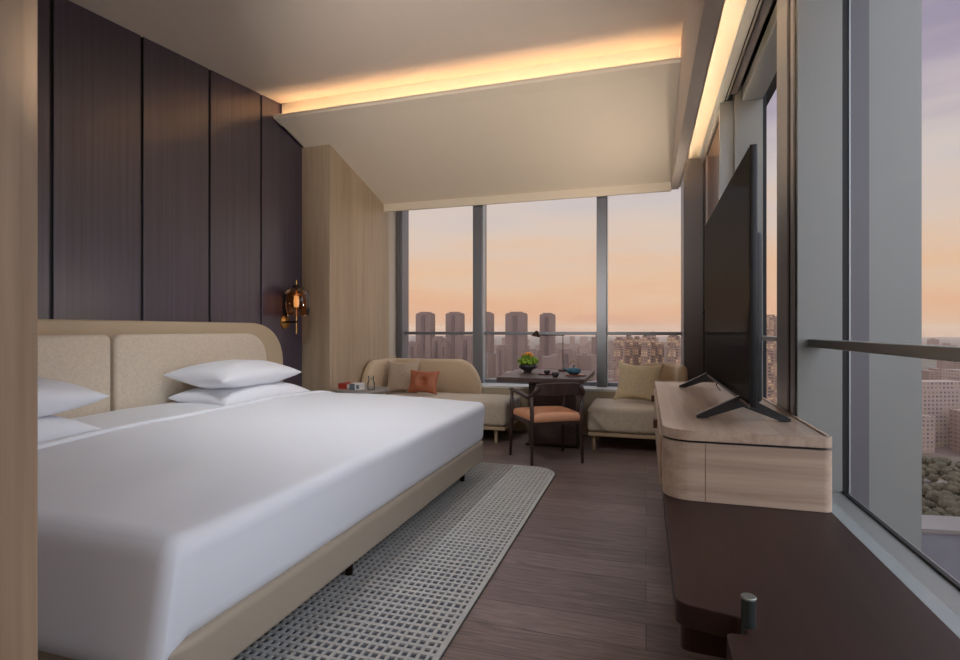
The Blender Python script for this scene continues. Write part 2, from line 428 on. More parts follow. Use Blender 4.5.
# left wall : dark veneer panels with black joints
bm = B((-3.6, XW - .016, -2.6, 6.75, 0, 3.75))
wl = struct('wall_left', bm, M['black'])
ys = [-1.4, -.77, -.15, .48, 1.10, 1.72, 2.342, 2.957, 3.583, 4.209, 4.849]
for a, b in zip(ys, ys[1:]):
    a2, b2 = a + .011, b - .011
    za, zb_ = ceil_z(a2) + .02, ceil_z(b2) + .02
    bm = prism(bmesh.new(), [(a2, 0.0), (b2, 0.0), (b2, zb_), (a2, za)], 'x', XW - .02, XW)
    p = obj('wall_panel', bm, M['panel'], wl, bevel=.004)
for y in ys[1:-1]:
    obj('joint_strip', B((XW - .016, XW - .012, y - .011, y + .011, 0, ceil_z(y))), M['black'], wl)
# corner wall in beige veneer
bm = B((XW - .02, XS, 4.853, 6.2, 0, 3.3))
struct('wall_corner', bm, M['beigewood'], bevel=.004)
struct('trim_4', B((XW, XS - .004, 6.2, 6.75, 0, 3.5)), M['wallpaint'])
# near wall end in front of the bed (wardrobe return)
struct('wall_near', B((-3.48, -1.383, .76, .90, 0, 3.12)), M['nearwood'], bevel=.003)
struct('wall_rear', B((-3.6, 1.0, -2.6, -2.5, 0, 3.7)), M['wallpaint'])
# roof closings so that no sky leaks in over the ceiling
struct('ceiling_slab', B((-3.6, 1.3, -2.6, 6.8, 3.72, 3.8)), M['black'])
struct('wall_right', B((.878, 1.0, -2.6, -.6, 0, 3.72)), M['alu'])
struct('trim_5', B((.70, .905, -.6, 6.2, -.12, .40)), M['alu'])

# ------------------------------------------------------------------ far window
bm = B((XS, .40, 6.2, 6.6, 0, .50)); struct('wall_far', bm, M['apron'])
struct('trim_6', B((XS, .40, 6.185, 6.6, .50, .53)), M['whitestone'], bevel=.004)
w1 = struct('window_1', B((XS + .02, XS + .09, YB, 6.6, .53, 3.5), (-3.155, .42, 6.5, 6.6, .53, .575), (-3.155, .42, YB, 6.6, 3.35, 3.5)), M['alumull'], bevel=.004)
obj('dark_edge', B((XS + .015, XS + .055, YB - .012, YB, .53, 3.5)), M['aludark'], w1)
for x0, x1 in ((-2.09, -1.965), (-.557, -.438)):
    obj('mullion', B((x0, x1, YB, 6.6, .53, 3.5)), M['alumull'], w1, bevel=.006)
    obj('mullion_highlight', B((x1 - .001, x1 + .006, YB + .03, 6.52, .53, 3.5)), M['alulight'], w1)  # highlight along the mullion side, put in as a paler strip
for x0, x1 in ((XS + .08, -2.09), (-1.965, -.557), (-.438, .42)):
    obj('rail', B((x0, x1, 6.47, 6.56, 1.14, 1.178)), M['alumull'], w1, bevel=.004)
    obj('pane', B((x0 - .01, x1 + .01, 6.56, 6.572, .55, 3.4)), M['glass'], w1)
# corner post
struct('trim_7', B((.392, .60, 6.2, 6.7, 0, 3.72)), M['aludark'], bevel=.004)
struct('trim_8', B((.60, 1.0, 6.36, 6.7, 0, 3.72)), M['aludark'])

# ------------------------------------------------------------------ right window wall
XG = .878
w2 = struct('window_2', B((.79, XG + .03, -.6, 6.3, .40, .438)), M['alu'], bevel=.004)
struct('trim_9', B((.684, .79, -.6, 6.3, .38, .442)), M['marble'], bevel=.003)
# column A (thick post by the television)
obj('post', B((.69, XG, 2.885, 2.90, .438, 3.72), (.70, XG, 2.90, 3.29, .438, 3.72)), M['alu'], w2, bevel=.003)
obj('edge_profile', B((.69, .699, 2.952, 3.006, .438, 3.72), (.69, .699, 3.076, 3.30, .438, 3.72)), M['profile'], w2)
obj('post_groove', B((.697, .7005, 2.90, 2.949, .475, 3.7), (.697, .7005, 3.006, 3.076, .475, 3.7)), M['black'], w2)
obj('post', B((.676, XG, 4.66, 4.72, .438, 3.72), (.69, XG, 4.72, 5.3, .438, 3.72), (.676, .70, 4.80, 5.10, .438, 3.72)), M['alu'], w2, bevel=.003)
obj('post_groove', B((.687, .6905, 4.72, 4.80, .475, 3.7), (.687, .6905, 5.1, 5.16, .475, 3.7)), M['black'], w2)
obj('post', B((.69, XG, -.9, -.6, .438, 3.72)), M['alu'], w2)
# transom box between the posts
obj('transom_beam', B((.73, XG, 3.30, 4.66, 3.02, 3.12)), M['alulight'], w2, bevel=.004)
# safety rail
obj('rail', B((.734, .80, -.6, 2.885, 1.120, 1.157)), M['alu'], w2, bevel=.004)
obj('rail', B((.80, .87, 3.30, 4.66, 1.126, 1.156)), M['alulight'], w2, bevel=.004)
# outer frame strips and fins
y = 2.93
obj('gasket', B((XG, XG + .03, y - .04, y + .2, .44, 3.72)), M['black'], w2)
obj('glint_strip', B((XG + .026, XG + .032, y - .047, y - .04, .44, 3.72)), M['alulight'], w2)
obj('outer_frame', B((XG + .03, XG + .108, y - .04, y + .2, .2, 3.72)), M['aludark'], w2)
obj('outer_fin', B((XG + .108, XG + .31, y - .04, y + .12, -1, 4.2)), M['alu'], w2)
obj('gasket', B((XG, XG + .025, 4.66, 4.86, .44, 3.72)), M['black'], w2)
obj('gasket', B((XG - .004, XG + .012, -.6, 2.9, .438, .447)), M['black'], w2)
for y0, y1 in ((-.6, 2.9), (3.29, 4.67)):
    obj('pane', B((XG + .002, XG + .012, y0, y1, .45, 3.12 if y0 > 0 else 3.7)), M['glass'], w2)
obj('brown_reflection_pane', B((XG - .004, XG + .012, 3.29, 4.67, 3.12, 3.72)), M['brownrefl'], w2)
# sash at the far end
obj('brown_reflection_pane', B((.592, .602, 4.78, 6.19, .53, 3.02)), M['brownrefl'], w2)
obj('sash_frame', B((.575, .676, 4.73, 4.80, .47, 3.06), (.575, .62, 4.8, 6.2, 3.0, 3.06), (.575, .62, 4.8, 6.2, .47, .56)), M['alulight'], w2, bevel=.003)
obj('sash_gasket', B((.586, .592, 4.8, 6.2, 2.97, 3.0), (.586, .592, 6.10, 6.2, .56, 3.0), (.586, .592, 4.80, 4.83, .56, 3.0)), M['black'], w2)
obj('sash_bar', B((.582, .595, 5.83, 5.86, .56, 2.97)), M['alulight'], w2)
# head rails
obj('head_rail', B((.541, .604, -.6, 6.22, 3.05, 3.12)), M['alulight'], w2, bevel=.003)
obj('head_groove', B((.604, .64, -.6, 6.22, 3.065, 3.12)), M['black'], w2)
obj('head_rail', B((.617, .626, -.6, 4.70, 3.052, 3.07)), M['alu'], w2)
obj('head_rail', B((.64, .69, -.6, 4.66, 3.08, 3.14)), M['aludark'], w2)
struct('trim_10', B((.34, 1.0, -.6, 6.3, 3.66, 3.72), (.56, .60, -.6, 6.22, 3.12, 3.7)), M['aludark'])

# ------------------------------------------------------------------ bed
bed = thing('bed', 'wide hotel bed with taupe leather base, made up in white linen', 'bed', (-2.3, 2.66, 0))
def bobj(name, bm, mat, par=bed, **k):
    xf(bm, Matrix.Translation((2.3, -2.66, 0))) if par is bed else None
    return obj(name, bm, mat, par, **k)
BX, BY0, BY1 = -1.25, 1.13, 4.17
def corner(x, y, z):                                   # round the foot corners in plan
    r = .07
    if x > BX - r:
        for yy, s in ((BY0, 1), (BY1, -1)):
            cy = yy + s * r
            if (y - cy) * s < 0:
                dx, dy = x - (BX - r), y - cy
                m = max(abs(dx), abs(dy)); n_ = math.hypot(dx, dy)
                if n_ > 1e-6: return (BX - r + dx / n_ * m, cy + dy / n_ * m, z)
    return (x, y, z)
bobj('bed_base', rbox(bmesh.new(), -3.36, BX, BY0, BY1, .145, .305, .022, n=40, f=corner), M['leather'], smooth=True)
for x, y in ((-1.375, 2.28), (-1.375, 3.95), (-1.375, 1.30), (-3.1, 1.3), (-3.1, 3.95)):
    bobj('leg', tube(bmesh.new(), [(x, y, .0165), (x, y, .15)], [.018, .022], 12), M['bronze'], smooth=False)
bobj('mattress', rbox(bmesh.new(), -3.33, -1.30, 1.17, 4.13, .29, .57, .05), M['linen'], smooth=True)
# headboard
def arc_outline(y0, y1, z0, z1, ry, rz, n=14, left=True, e=2.3):
    pts = [(y0, z0), (y1, z0)]
    for i in range(n + 1):
        t = PI / 2 * i / n
        pts.append((y1 - ry + ry * math.cos(t) ** (2 / e), z1 - rz + rz * math.sin(t) ** (2 / e)))
    if left:
        for i in range(n + 1):
            t = PI / 2 * i / n
            pts.append((y0 + ry - ry * math.sin(t) ** (2 / e), z1 - rz + rz * math.cos(t) ** (2 / e)))
    else: pts.append((y0, z1))
    return pts
hb = bobj('headboard', prism(bmesh.new(), arc_outline(.93, 4.41, .12, 1.265, .46, .40), 'x', -3.480, -3.385), M['headframe'], bevel=.018)
for y0, y1, flip in ((2.622, 4.09, 1), (1.20, 2.598, -1)):
    pts = [(y0, .64), (y1, .64)]
    R = [(y1, .17, 1, 1)]
    big, small = .24, .05
    rr = (big, small) if flip == 1 else (small, big)
    for i in range(11):
        t = PI / 2 * i / 10; pts.append((y1 - rr[0] + rr[0] * math.cos(t), 1.172 - rr[0] + rr[0] * math.sin(t)))
    for i in range(11):
        t = PI / 2 * i / 10; pts.append((y0 + rr[1] - rr[1] * math.sin(t), 1.172 - rr[1] + rr[1] * math.cos(t)))
    bm = prism(bmesh.new(), pts, 'x', -3.39, -3.315); xf(bm, Matrix.Translation((2.3, -2.66, 0)))
    obj('headboard_cushion', bm, M['headfab'], hb, bevel=.024, seg=4)

# white bedding : sheet, duvet
def crown(x, y):
    a = (x + 2.3) / 1.0; b = (y - 2.66) / 1.5
    return max(0, 1 - abs(b) ** (7 if b > 0 else 2.6)) * max(0, 1 - max(0, a) ** 3.0)
def wr(x, y, s=2.1): return noise.noise(Vector((x * s, y * s, .3)))
def duv(x, y, z):
    z0 = z; y0 = y
    if y < 1.2: y += .055 * min(1, (z0 - .285) / .31)
    if z > .5:
        t = min(1, (z - .5) / .1)
        z += t * (.078 * crown(x, y) + .010 * wr(x, y) + .004 * wr(x, y, 6))
    if z0 < .6:
        b = max(0, (0.58 - z0) / .3)
        if x > -2.4:
            t = min(1, max(0, (.60 - z0) / .3)) * min(1, max(0, (x + 2.4) / 1.15))
            x += (-.020 * t if y0 > 1.128 else .012 * t) + .003 * wr(y, z, 5) * t
        if y0 < 1.165: z -= .045 * b; y -= .012 * b
    return (x, y, z)
bobj('sheet', rbox(bmesh.new(), -3.31, -2.55, 1.125, 4.175, .30, .60, .05, n=24, f=lambda x, y, z: duv(x, y, z - .0)), M['linen'], smooth=True)
dv = tag(obj('duvet', rbox(bmesh.new(), -2.63, -1.245, 1.100, 4.19, .285, .615, .060, n=44, k=6, f=duv), M['linen'], smooth=True), 'smooth white duvet tucked over the foot of the wide bed', 'duvet')
bm = rbox(bmesh.new(), -2.655, -2.60, 1.10, 4.19, .58, .628, .012, n=34, f=lambda x, y, z: (x, y, z + .078 * crown(x, y) + .010 * wr(x, y) + .004 * wr(x, y, 6)))
obj('folded_hem', bm, M['linen'], dv, smooth=True)

# pillows : two stacks of two
specs = [(-2.98, 3.42, .70, 0, 'white pillow at the bottom of the stack nearest the wall lamp', 0.0),
         (-3.02, 3.39, .862, 3, 'white pillow on top of the stack nearest the wall lamp', 1.5),
         (-2.98, 1.60, .70, 0, 'white pillow at the bottom of the stack beside the near wall end', 2.2),
         (-3.02, 1.70, .862, -2, 'white pillow on top of the stack beside the near wall end', 4.1)]
for x, y, z, a, lab, sd in specs:
    w = .95 if z > .8 else 1.0
    bm = pillow_bm(.54, w, .215, ear=.10, e=.50, seed=sd)
    o = obj('pillow', bm, M['linen'], smooth=True, subsurf=1)
    o.location = (x, y, z); o.rotation_euler = (0, math.radians(4), math.radians(a) * .5)
    tag(o, lab, 'pillow', 'pillows on the bed')

# ------------------------------------------------------------------ rug
RX0, RX1, RY0, RY1 = -2.35, -.715, .95, 4.57
def rug_outline(ins, r):
    pts = []
    for cx, cy, a0 in ((RX1 - r, RY1 - r, 0), (RX0 + r, RY1 - r, 90), (RX0 + r, RY0 + r, 180), (RX1 - r, RY0 + r, 270)):
        for i in range(9):
            a = math.radians(a0 + 90 * i / 8); pts.append((cx + (r - ins) * math.cos(a), cy + (r - ins) * math.sin(a)))
    return pts
rug = thing('rug', 'pale grey woven rug with a raised grid, lying beside the bed', 'rug', (RX0, RY0, 0))
rt = Matrix.Translation((-RX0, -RY0, 0))
obj('rug_base', xf(prism(bmesh.new(), rug_outline(0, .22), 'z', 0.0005, .006), rt), M['rugdark'], rug)
bm = bmesh.new()
RR = .22
def clip(v, lo, hi, cc, horizontal):
    return v
x = RX0 + .02; k = 0
while x < RX1 - .012:
    w = .0048 + .002 * random.random()
    top = RY1
    if x > RX1 - RR: top = RY1 - RR + math.sqrt(max(0, RR ** 2 - (x - (RX1 - RR)) ** 2))
    box(bm, x - w, x + w, RY0, top - .004, .004, .0125); x += .0335 + random.uniform(-.003, .003)
y = RY0 + .02
while y < RY1 - .012:
    w = .0068 + .003 * random.random()
    rgt = RX1
    if y > RY1 - RR: rgt = RX1 - RR + math.sqrt(max(0, RR ** 2 - (y - (RY1 - RR)) ** 2))
    box(bm, RX0, rgt - .004, y - w, y + w, .004, .0132); y += .0425 + random.uniform(-.004, .004)
obj('rug_grid', xf(bm, rt), M['ruglight'], rug)
bm = bmesh.new()
A = rug_outline(0, RR); Bo = rug_outline(.022, RR); n = len(A)
va = [[bm.verts.new((p[0], p[1], z)) for p in (A if s == 0 else Bo)] for s, z in ((0, .001), (0, .0135), (1, .0145), (1, .004))]
for r0, r1 in zip(va, va[1:]):
    for i in range(n): bm.faces.new([r0[i], r0[(i + 1) % n], r1[(i + 1) % n], r1[i]])
obj('rug_border', xf(bm, rt), M['ruglight'], rug)

# ------------------------------------------------------------------ wall lamp
wlp = thing('wall_lamp', 'brass wall lamp with an amber glass dome on the dark panelled wall', 'lamp', (XW, 4.55, 1.28))
bm = bmesh.new(); lathe(bm, [(0, 0), (.068, 0), (.070, .006), (.066, .014), (.02, .02), (0, .02)], n=32)
xf(bm, Matrix.Rotation(PI / 2, 4, 'Y'))
obj('wall_plate', bm, M['brass'], wlp, smooth=False)
obj('arm', tube(bmesh.new(), [(.015, 0, 0), (.15, 0, 0)], .011, 12), M['bronze'], wlp)
obj('stem', tube(bmesh.new(), [(.14, 0, -.12), (.14, 0, .42)], .008, 12), M['brass'], wlp)
prof = [(.0, .345), (.045, .345), (.085, .335), (.115, .31), (.132, .26), (.137, .20), (.136, .13), (.130, .085), (.122, .065)]
obj('glass_dome', lathe(bmesh.new(), [(r, z) for r, z in prof], .14, 0, 40), M['amber'], wlp, smooth=True)
obj('cap', lathe(bmesh.new(), [(0, .375), (.03, .372), (.045, .352), (.045, .345), (0, .345)], .14, 0, 24), M['bronze'], wlp, smooth=False)
obj('inner_disc', lathe(bmesh.new(), [(0, .285), (.055, .282), (.058, .268), (.05, .262), (0, .262)], .14, 0, 24), M['brass'], wlp)
obj('bulb', lathe(bmesh.new(), [(0, .262), (.022, .26), (.026, .20), (.022, .15), (0, .145)], .14, 0, 20), emit('warm bulb', L(255, 220, 170), .6), wlp, smooth=True)

# ------------------------------------------------------------------ bedside table
tb = thing('side_table', 'round grey topped side table between the bed and the left daybed', 'table', (-2.75, 4.80, 0))
ZT = .607
obj('table_top', lathe(bmesh.new(), [(0, ZT - .03), (.27, ZT - .03), (.275, ZT - .015), (.27, ZT), (0, ZT)], 0, 0, 48), M['tabletop_grey'], tb)
obj('pedestal', lathe(bmesh.new(), [(0, .02), (.03, .02), (.025, ZT - .03), (0, ZT - .03)], 0, 0, 24), M['bronze'], tb, smooth=False)
obj('foot', lathe(bmesh.new(), [(0, 0), (.2, 0), (.2, .012), (.03, .022), (0, .022)], 0, 0, 40), M['bronze'], tb)
# red box and white box
bk = thing('red_book', 'red book lying on the round side table behind the bed', 'book', (-2.90, 4.80, ZT), 0)
bm = B((-.065, .065, -.08, .08, .003, .050)); obj('pages', bm, M['boxwhite'], bk)
obj('cover', B((-.07, .07, -.085, .085, 0, .004), (-.07, .07, -.085, .085, .049, .053), (-.07, -.066, -.085, .085, 0, .053), (-.07, .03, -.0855, -.0835, 0, .053)), M['bookred'], bk)
bx = thing('tissue_box', 'small white and grey box beside the red book', 'box', (-2.74, 4.70, ZT), .05)
obj('box_body', B((-.06, .055, -.05, .05, 0, .066)), M['boxwhite'], bx, bevel=.003)
obj('print_band', B((-.061, -.005, -.051, .051, .002, .064)), M['boxgrey'], bx)
obj('print_mark', B((.012, .04, -.0515, -.05, .012, .05)), M['boxgrey'], bx)
gb = thing('glass_carafe', 'small clear glass carafe on the round side table', 'carafe', (-2.60, 4.72, ZT))
obj('bottle', lathe(bmesh.new(), [(0, .002), (.036, .002), (.038, .01), (.038, .07), (.030, .085), (.026, .10), (.028, .125)], 0, 0, 28), M['clear'], gb, smooth=True)
obj('stopper', lathe(bmesh.new(), [(0, .105), (.025, .105), (.030, .126), (.030, .14), (0, .141)], 0, 0, 28), M['clear'], gb, smooth=False)

# ------------------------------------------------------------------ daybeds
def path_back(pts, thick, zb, ztop, endr, name, par, mat):
    """padded back following a plan path; ends round off downwards"""
    P = [Vector((p[0], p[1])) for p in pts]
    cum = [0]
    for a, b in zip(P, P[1:]): cum.append(cum[-1] + (b - a).length)
    T = cum[-1]; N = 90; bm = bmesh.new(); rings = []
    for i in range(N + 1):
        s = T * (1 - math.cos(PI * i / N)) / 2
        j = max(k for k in range(len(cum)) if cum[k] <= s + 1e-9); j = min(j, len(P) - 2)
        t = (s - cum[j]) / (cum[j + 1] - cum[j]); p = P[j].lerp(P[j + 1], t)
        e = .04; 
        def at(q):
            q = min(max(q, 0), T); jj = min(max(k for k in range(len(cum)) if cum[k] <= q + 1e-9), len(P) - 2)
            return P[jj].lerp(P[jj + 1], (q - cum[jj]) / (cum[jj + 1] - cum[jj]))
        d = (at(s + e) - at(s - e)).normalized(); nrm = Vector((-d.y, d.x))
        h = ztop
        for q, (er, eh) in ((s, endr[0]), (T - s, endr[1])):
            if q < er:
                c = 1 - q / er; h = min(h, ztop - eh * (1 - math.sqrt(max(0, 1 - c ** 2.2))))
        th = thick * min(1, .35 + .65 * math.sqrt(min(1, min(s, T - s) / .05)))
        r = th / 2; ring = [(-r, zb)]
        for k in range(9):
            a = PI - PI * k / 8; ring.append((r * math.cos(a), h - r + r * math.sin(a)))
        ring.append((r, zb))
        rings.append([bm.verts.new((p.x + nrm.x * u, p.y + nrm.y * u, z)) for u, z in ring])
    for a, b in zip(rings, rings[1:]):
        for k in range(len(a)): bm.faces.new([a[k], a[(k + 1) % len(a)], b[(k + 1) % len(a)], b[k]])
    bm.faces.new(rings[0]); bm.faces.new(rings[-1][::-1])
    return obj(name, bm, mat, par, smooth=True)

def arcpath(a, c, b, r, n=8):   # from a to b with corner c rounded by r
    a, b, c = Vector(a), Vector(b), Vector(c)
    d1 = (a - c).normalized(); d2 = (b - c).normalized()
    s, e = c + d1 * r, c + d2 * r; out = [tuple(a)]
    for i in range(n + 1):
        t = i / n; out.append(tuple(s.lerp(c, t).lerp(c.lerp(e, t), t)))
    out.append(tuple(b)); return out

def daybed(name, label, x0, x1, pts, endr, legs, ox):
    t = thing(name, label, 'sofa', (ox, 5.78, 0)); tm = Matrix.Translation((-ox, -5.78, 0))
    def seatf(x, y, z):
        a = (x - (x0 + x1) / 2) / ((x1 - x0) / 2); b = (y - 5.77) / .38
        return (x, y, z + (.018 * (1 - a * a) * (1 - b * b) if z > .3 else 0))
    obj('seat_cushion', xf(rbox(bmesh.new(), x0, x1, 5.39, 6.12, .185, .435, .045, n=16, f=seatf), tm), M['sofa'], t, smooth=True)
    obj('piping', xf(tube(bmesh.new(), [(x0 + .03, 5.402, .40), (x1 - .03, 5.402, .40)], .004, 6), tm), M['sofa'], t)
    obj('base_rail', xf(B((x0 + .01, x1 - .01, 5.40, 6.12, .145, .18)), tm), M['footwood'], t, bevel=.006)
    for x, y in legs: obj('leg', xf(tube(bmesh.new(), [(x, y, 0), (x, y, .15)], [.016, .020], 12), tm), M['footwood'], t)
    b = path_back([(p[0] - ox, p[1] - 5.78) for p in pts], .10, .20, .845, endr, 'backrest', t, M['sofaback'])
    return t
daybed('daybed', 'sand coloured daybed with curved wraparound back in the left corner under the window', -3.05, -1.40,
       arcpath((-1.88, 6.12), (-3.085, 6.12), (-3.085, 5.42), .16), ((.30, .42), (.26, .42)),
       ((-1.52, 5.46), (-2.9, 5.46), (-1.52, 6.02), (-2.9, 6.02)), -2.2)
daybed('daybed', 'sand coloured daybed with curved back in the right corner behind the pale cabinet', -.56, .29,
       arcpath((-.22, 6.12), (.345, 6.12), (.345, 5.60), .24), ((.30, .30), (.12, .20)),
       ((-.50, 5.46), (.23, 5.46), (-.50, 6.02), (.23, 6.02)), 0)

def cushion(name, label, cat, w, h, t, mat, loc, rot, tuft=False, ear=.09, sd=0):
    bm = pillow_bm(w, h, t, ear=ear, e=.48, seed=sd)
    if tuft:
        for v in bm.verts:
            r = math.hypot(v.co.x, v.co.y); v.co.z *= 1 - .72 * math.exp(-(r / .045) ** 2)
    o = obj(name, bm, mat, smooth=True, subsurf=1); o.location = loc
    o.rotation_euler = rot
    tag(o, label, cat); return o
R = math.radians
cushion('cushion', 'square oatmeal cushion leaning on the left daybed, behind the orange cushion', 'cushion', .42, .44, .17, M['cushgrey'], (-2.80, 5.86, .635), (R(74), 0, R(14)), ear=.17, sd=3)
oc = cushion('cushion', 'small burnt orange leather cushion with buttoned centre on the left daybed', 'cushion', .37, .30, .14, M['tan'], (-2.46, 5.70, .60), (R(70), R(2), R(6)), tuft=True, ear=.14, sd=5)
bm = lathe(bmesh.new(), [(0, .022), (.012, .018), (.014, .01), (0, .006)], 0, 0, 14)
obj('button', bm, M['tan'], oc)
cushion('cushion', 'square cream cushion leaning on the right daybed', 'cushion', .50, .47, .17, M['cushcream'], (-.075, 5.80, .655), (R(70), R(3), R(-8)), ear=.2, sd=8)

# ------------------------------------------------------------------ table
tx, ty = -.98, 5.57
table = thing('dining_table', 'dark walnut pedestal table between the two daybeds under the window', 'table', (tx, ty, 0))
tm = Matrix.Translation((-tx, -ty, 0))
bm = prism(bmesh.new(), [(-1.40, 5.03), (-.55, 5.03), (-.55, 6.13), (-1.44, 6.13)], 'z', .695, .74)
obj('table_top', xf(bm, tm), M['darkwood'], table, bevel=.006)
obj('pedestal', xf(B((-1.17, -.68, 5.46, 5.76, .02, .695)), tm), M['darkwood'], table, bevel=.006)
obj('foot_plate', xf(B((-1.20, -.65, 5.44, 5.80, 0, .02)), tm), M['bronze'], table, bevel=.004)
# flowers
fb = thing('flower_bowl', 'dark ceramic bowl of green and orange flowers on the walnut table', 'flower bowl', (-1.235, 5.72, .74))
obj('bowl', lathe(bmesh.new(), [(0, 0), (.045, 0), (.040, .012), (.06, .026), (.092, .045), (.10, .065), (.096, .088), (.088, .088), (.085, .06), (0, .04)], 0, 0, 32), M['bowl'], fb, smooth=True)
bm = bmesh.new()
for k in range(120):
    a = random.uniform(0, 2 * PI); r = .108 * math.sqrt(random.random()); z = .085 + .10 * (1 - (r / .125) ** 2) * random.random() + .01
    c = Vector((r * math.cos(a), r * math.sin(a), z)); ax = Vector((random.uniform(-1, 1), random.uniform(-1, 1), random.uniform(0, 1))).normalized()
    m = Matrix.Translation(c) @ ax.to_track_quat('Z', 'Y').to_matrix().to_4x4() @ Matrix.Diagonal((.020, .026, .005, 1))
    bmesh.ops.create_icosphere(bm, subdivisions=1, radius=1, matrix=m)
obj('foliage', bm, M['leaf'], fb, smooth=True)
for k in range(7):
    a = k * 2.4; r = .012 + .009 * k; c = Vector((r * math.cos(a), r * math.sin(a), .200 - .005 * k)); bm = bmesh.new()
    for q in range(9):
        b2 = q * 2 * PI / 9; d = Vector((math.cos(b2) * .7, math.sin(b2) * .7, .5)).normalized()
        m = Matrix.Translation(c + d * .012) @ d.to_track_quat('Z', 'Y').to_matrix().to_4x4() @ Matrix.Diagonal((.013, .006, .020, 1))
        bmesh.ops.create_icosphere(bm, subdivisions=1, radius=1, matrix=m)
    obj('blossom', bm, M['petal'], fb, smooth=True)
# desk lamp
lp = thing('reading_lamp', 'slim bronze lamp with small cone shade at the back of the walnut table', 'lamp', (-.885, 5.95, .74))
obj('base', lathe(bmesh.new(), [(0, 0), (.052, 0), (.052, .012), (.045, .022), (0, .024)], 0, 0, 28), M['tab'], lp)
obj('pole', tube(bmesh.new(), [(0, 0, .02), (0, 0, .40)], .0045, 10), M['bronze'], lp)
obj('arm', tube(bmesh.new(), [(.02, 0, .40), (-.30, 0, .402)], .0045, 10), M['bronze'], lp)
bm = lathe(bmesh.new(), [(.004, .055), (.018, .045), (.040, .012), (.056, -.012), (.053, -.012), (.036, .010), (.003, .045)], 0, 0, 28)
xf(bm, Matrix.Translation((-.305, 0, .40)) @ Matrix.Rotation(R(12), 4, 'Y'))
obj('shade', bm, M['bronze'], lp, smooth=True)
# tea set
tr = tag(obj('tea_tray', xf(prism(bmesh.new(), [(-.09, -.08), (.09, -.08), (.105, 0), (.09, .08), (-.09, .08), (-.105, 0)], 'z', 0, .012), Matrix.Identity(4)), M['trayred'], bevel=.003), 'reddish tray under the teapot on the walnut table', 'tray')
tr.location = (-.675, 5.42, .74)
tp = thing('teapot', 'teal teapot with wire handle standing on the reddish tray', 'teapot', (-.70, 5.44, .752))
obj('body', lathe(bmesh.new(), [(0, 0), (.04, 0), (.07, .02), (.075, .04), (.055, .062), (.02, .07), (0, .07)], 0, 0, 28), M['teal'], tp, smooth=True)
obj('lid_knob', lathe(bmesh.new(), [(0, .068), (.006, .07), (.010, .085), (0, .092)], 0, 0, 14), M['bronze'], tp)
obj('spout', tube(bmesh.new(), [(-.06, 0, .03), (-.09, 0, .048), (-.105, 0, .068)], [.014, .010, .007], 10), M['teal'], tp, smooth=True)
obj('handle', tube(bmesh.new(), [(.055 * math.cos(a), 0, .055 + .075 * math.sin(a)) for a in [PI * i / 14 for i in range(15)]], .003, 8), M['brass'], tp)
t2 = tag(obj('saucer_tray', lathe(bmesh.new(), [(0, 0), (.075, 0), (.09, .008), (.088, .012), (.07, .006), (0, .006)], 0, 0, 28), M['trayred']), 'small round tray holding the dark cup left of the teapot', 'tray')
t2.location = (-.985, 5.46, .74)
def cup(label, x, y, z, s=1):
    o = obj('tea_cup', lathe(bmesh.new(), [(0, 0), (.022 * s, 0), (.036 * s, .02 * s), (.04 * s, .042 * s), (.036 * s, .042 * s), (.03 * s, .02 * s), (0, .008)], 0, 0, 24), M['bowl'], smooth=True)
    tag(o, label, 'cup'); o.location = (x, y, z)
cup('dark tea cup on the small round tray beside the flower bowl', -.975, 5.46, .746, .9)
cup('dark tea cup standing on the bare table top nearest the chair', -.85, 5.22, .74, 1)

# ------------------------------------------------------------------ armchair
ch = thing('armchair', 'dark walnut armchair with apricot leather seat at the table', 'chair', (-.880, 4.925, 0), R(33.4))
rl = [(-.235, -.22), (.235, -.22)]; fl = [(-.27, .235), (.27, .235)]
W = M['chairwood']
for s in (-1, 1):
    obj('leg', tube(bmesh.new(), [(s * .245, -.235, 0), (s * .235, -.215, .40), (s * .245, -.225, .615)], [.013, .019, .017], 12), W, ch, smooth=True)
    obj('leg', tube(bmesh.new(), [(s * .275, .245, 0), (s * .268, .225, .40), (s * .27, .215, .625)], [.012, .018, .015], 12), W, ch, smooth=True)
    obj('arm', tube(bmesh.new(), [(s * .27, .235, .632), (s * .268, .10, .628), (s * .262, -.06, .612), (s * .255, -.20, .605), (s * .235, -.262, .645), (s * .205, -.280, .70)],
                    [.017, .018, .017, .018, .018, .016], 12, flat=1.3), W, ch, smooth=True)
bm = bmesh.new(); N = 24; rows = []
for i in range(N + 1):
    a = -1 + 2 * i / N
    yb = -.285 + .055 * a * a * 0.9
    ht = .738 - .012 * abs(a) ** 3; hb_ = .625 + (.0 if abs(a) < .9 else 0)
    hw_t, hw_b = .205, .238
    ring = []
    for zz, off in ((hb_, -.011), (ht - .005, -.010), (ht, 0), (ht - .005, .010), (hb_, .012)):
        f = (zz - hb_) / (ht - hb_); hw = hw_b + (hw_t - hw_b) * f
        ring.append(bm.verts.new((a * hw, yb + off - .012 * f, zz)))
    rows.append(ring)
for a, b in zip(rows, rows[1:]):
    for k in range(5): bm.faces.new([a[k], a[(k + 1) % 5], b[(k + 1) % 5], b[k]])
bm.faces.new(rows[0]); bm.faces.new(rows[-1][::-1])
obj('backrest', bm, W, ch, bevel=.004)
obj('seat_frame', B((-.235, .235, -.225, -.195, .355, .40), (-.255, .255, .19, .225, .355, .40), (-.262, -.232, -.21, .21, .355, .40), (.232, .262, -.21, .21, .355, .40)), W, ch, bevel=.006)
def sf(x, y, z):
    k = .92 + .08 * (y + .23) / .46
    a, b = x / .26, y / .24
    return (x * k, y, z + (.025 * (1 - a * a) * (1 - b * b) if z > .41 else 0))
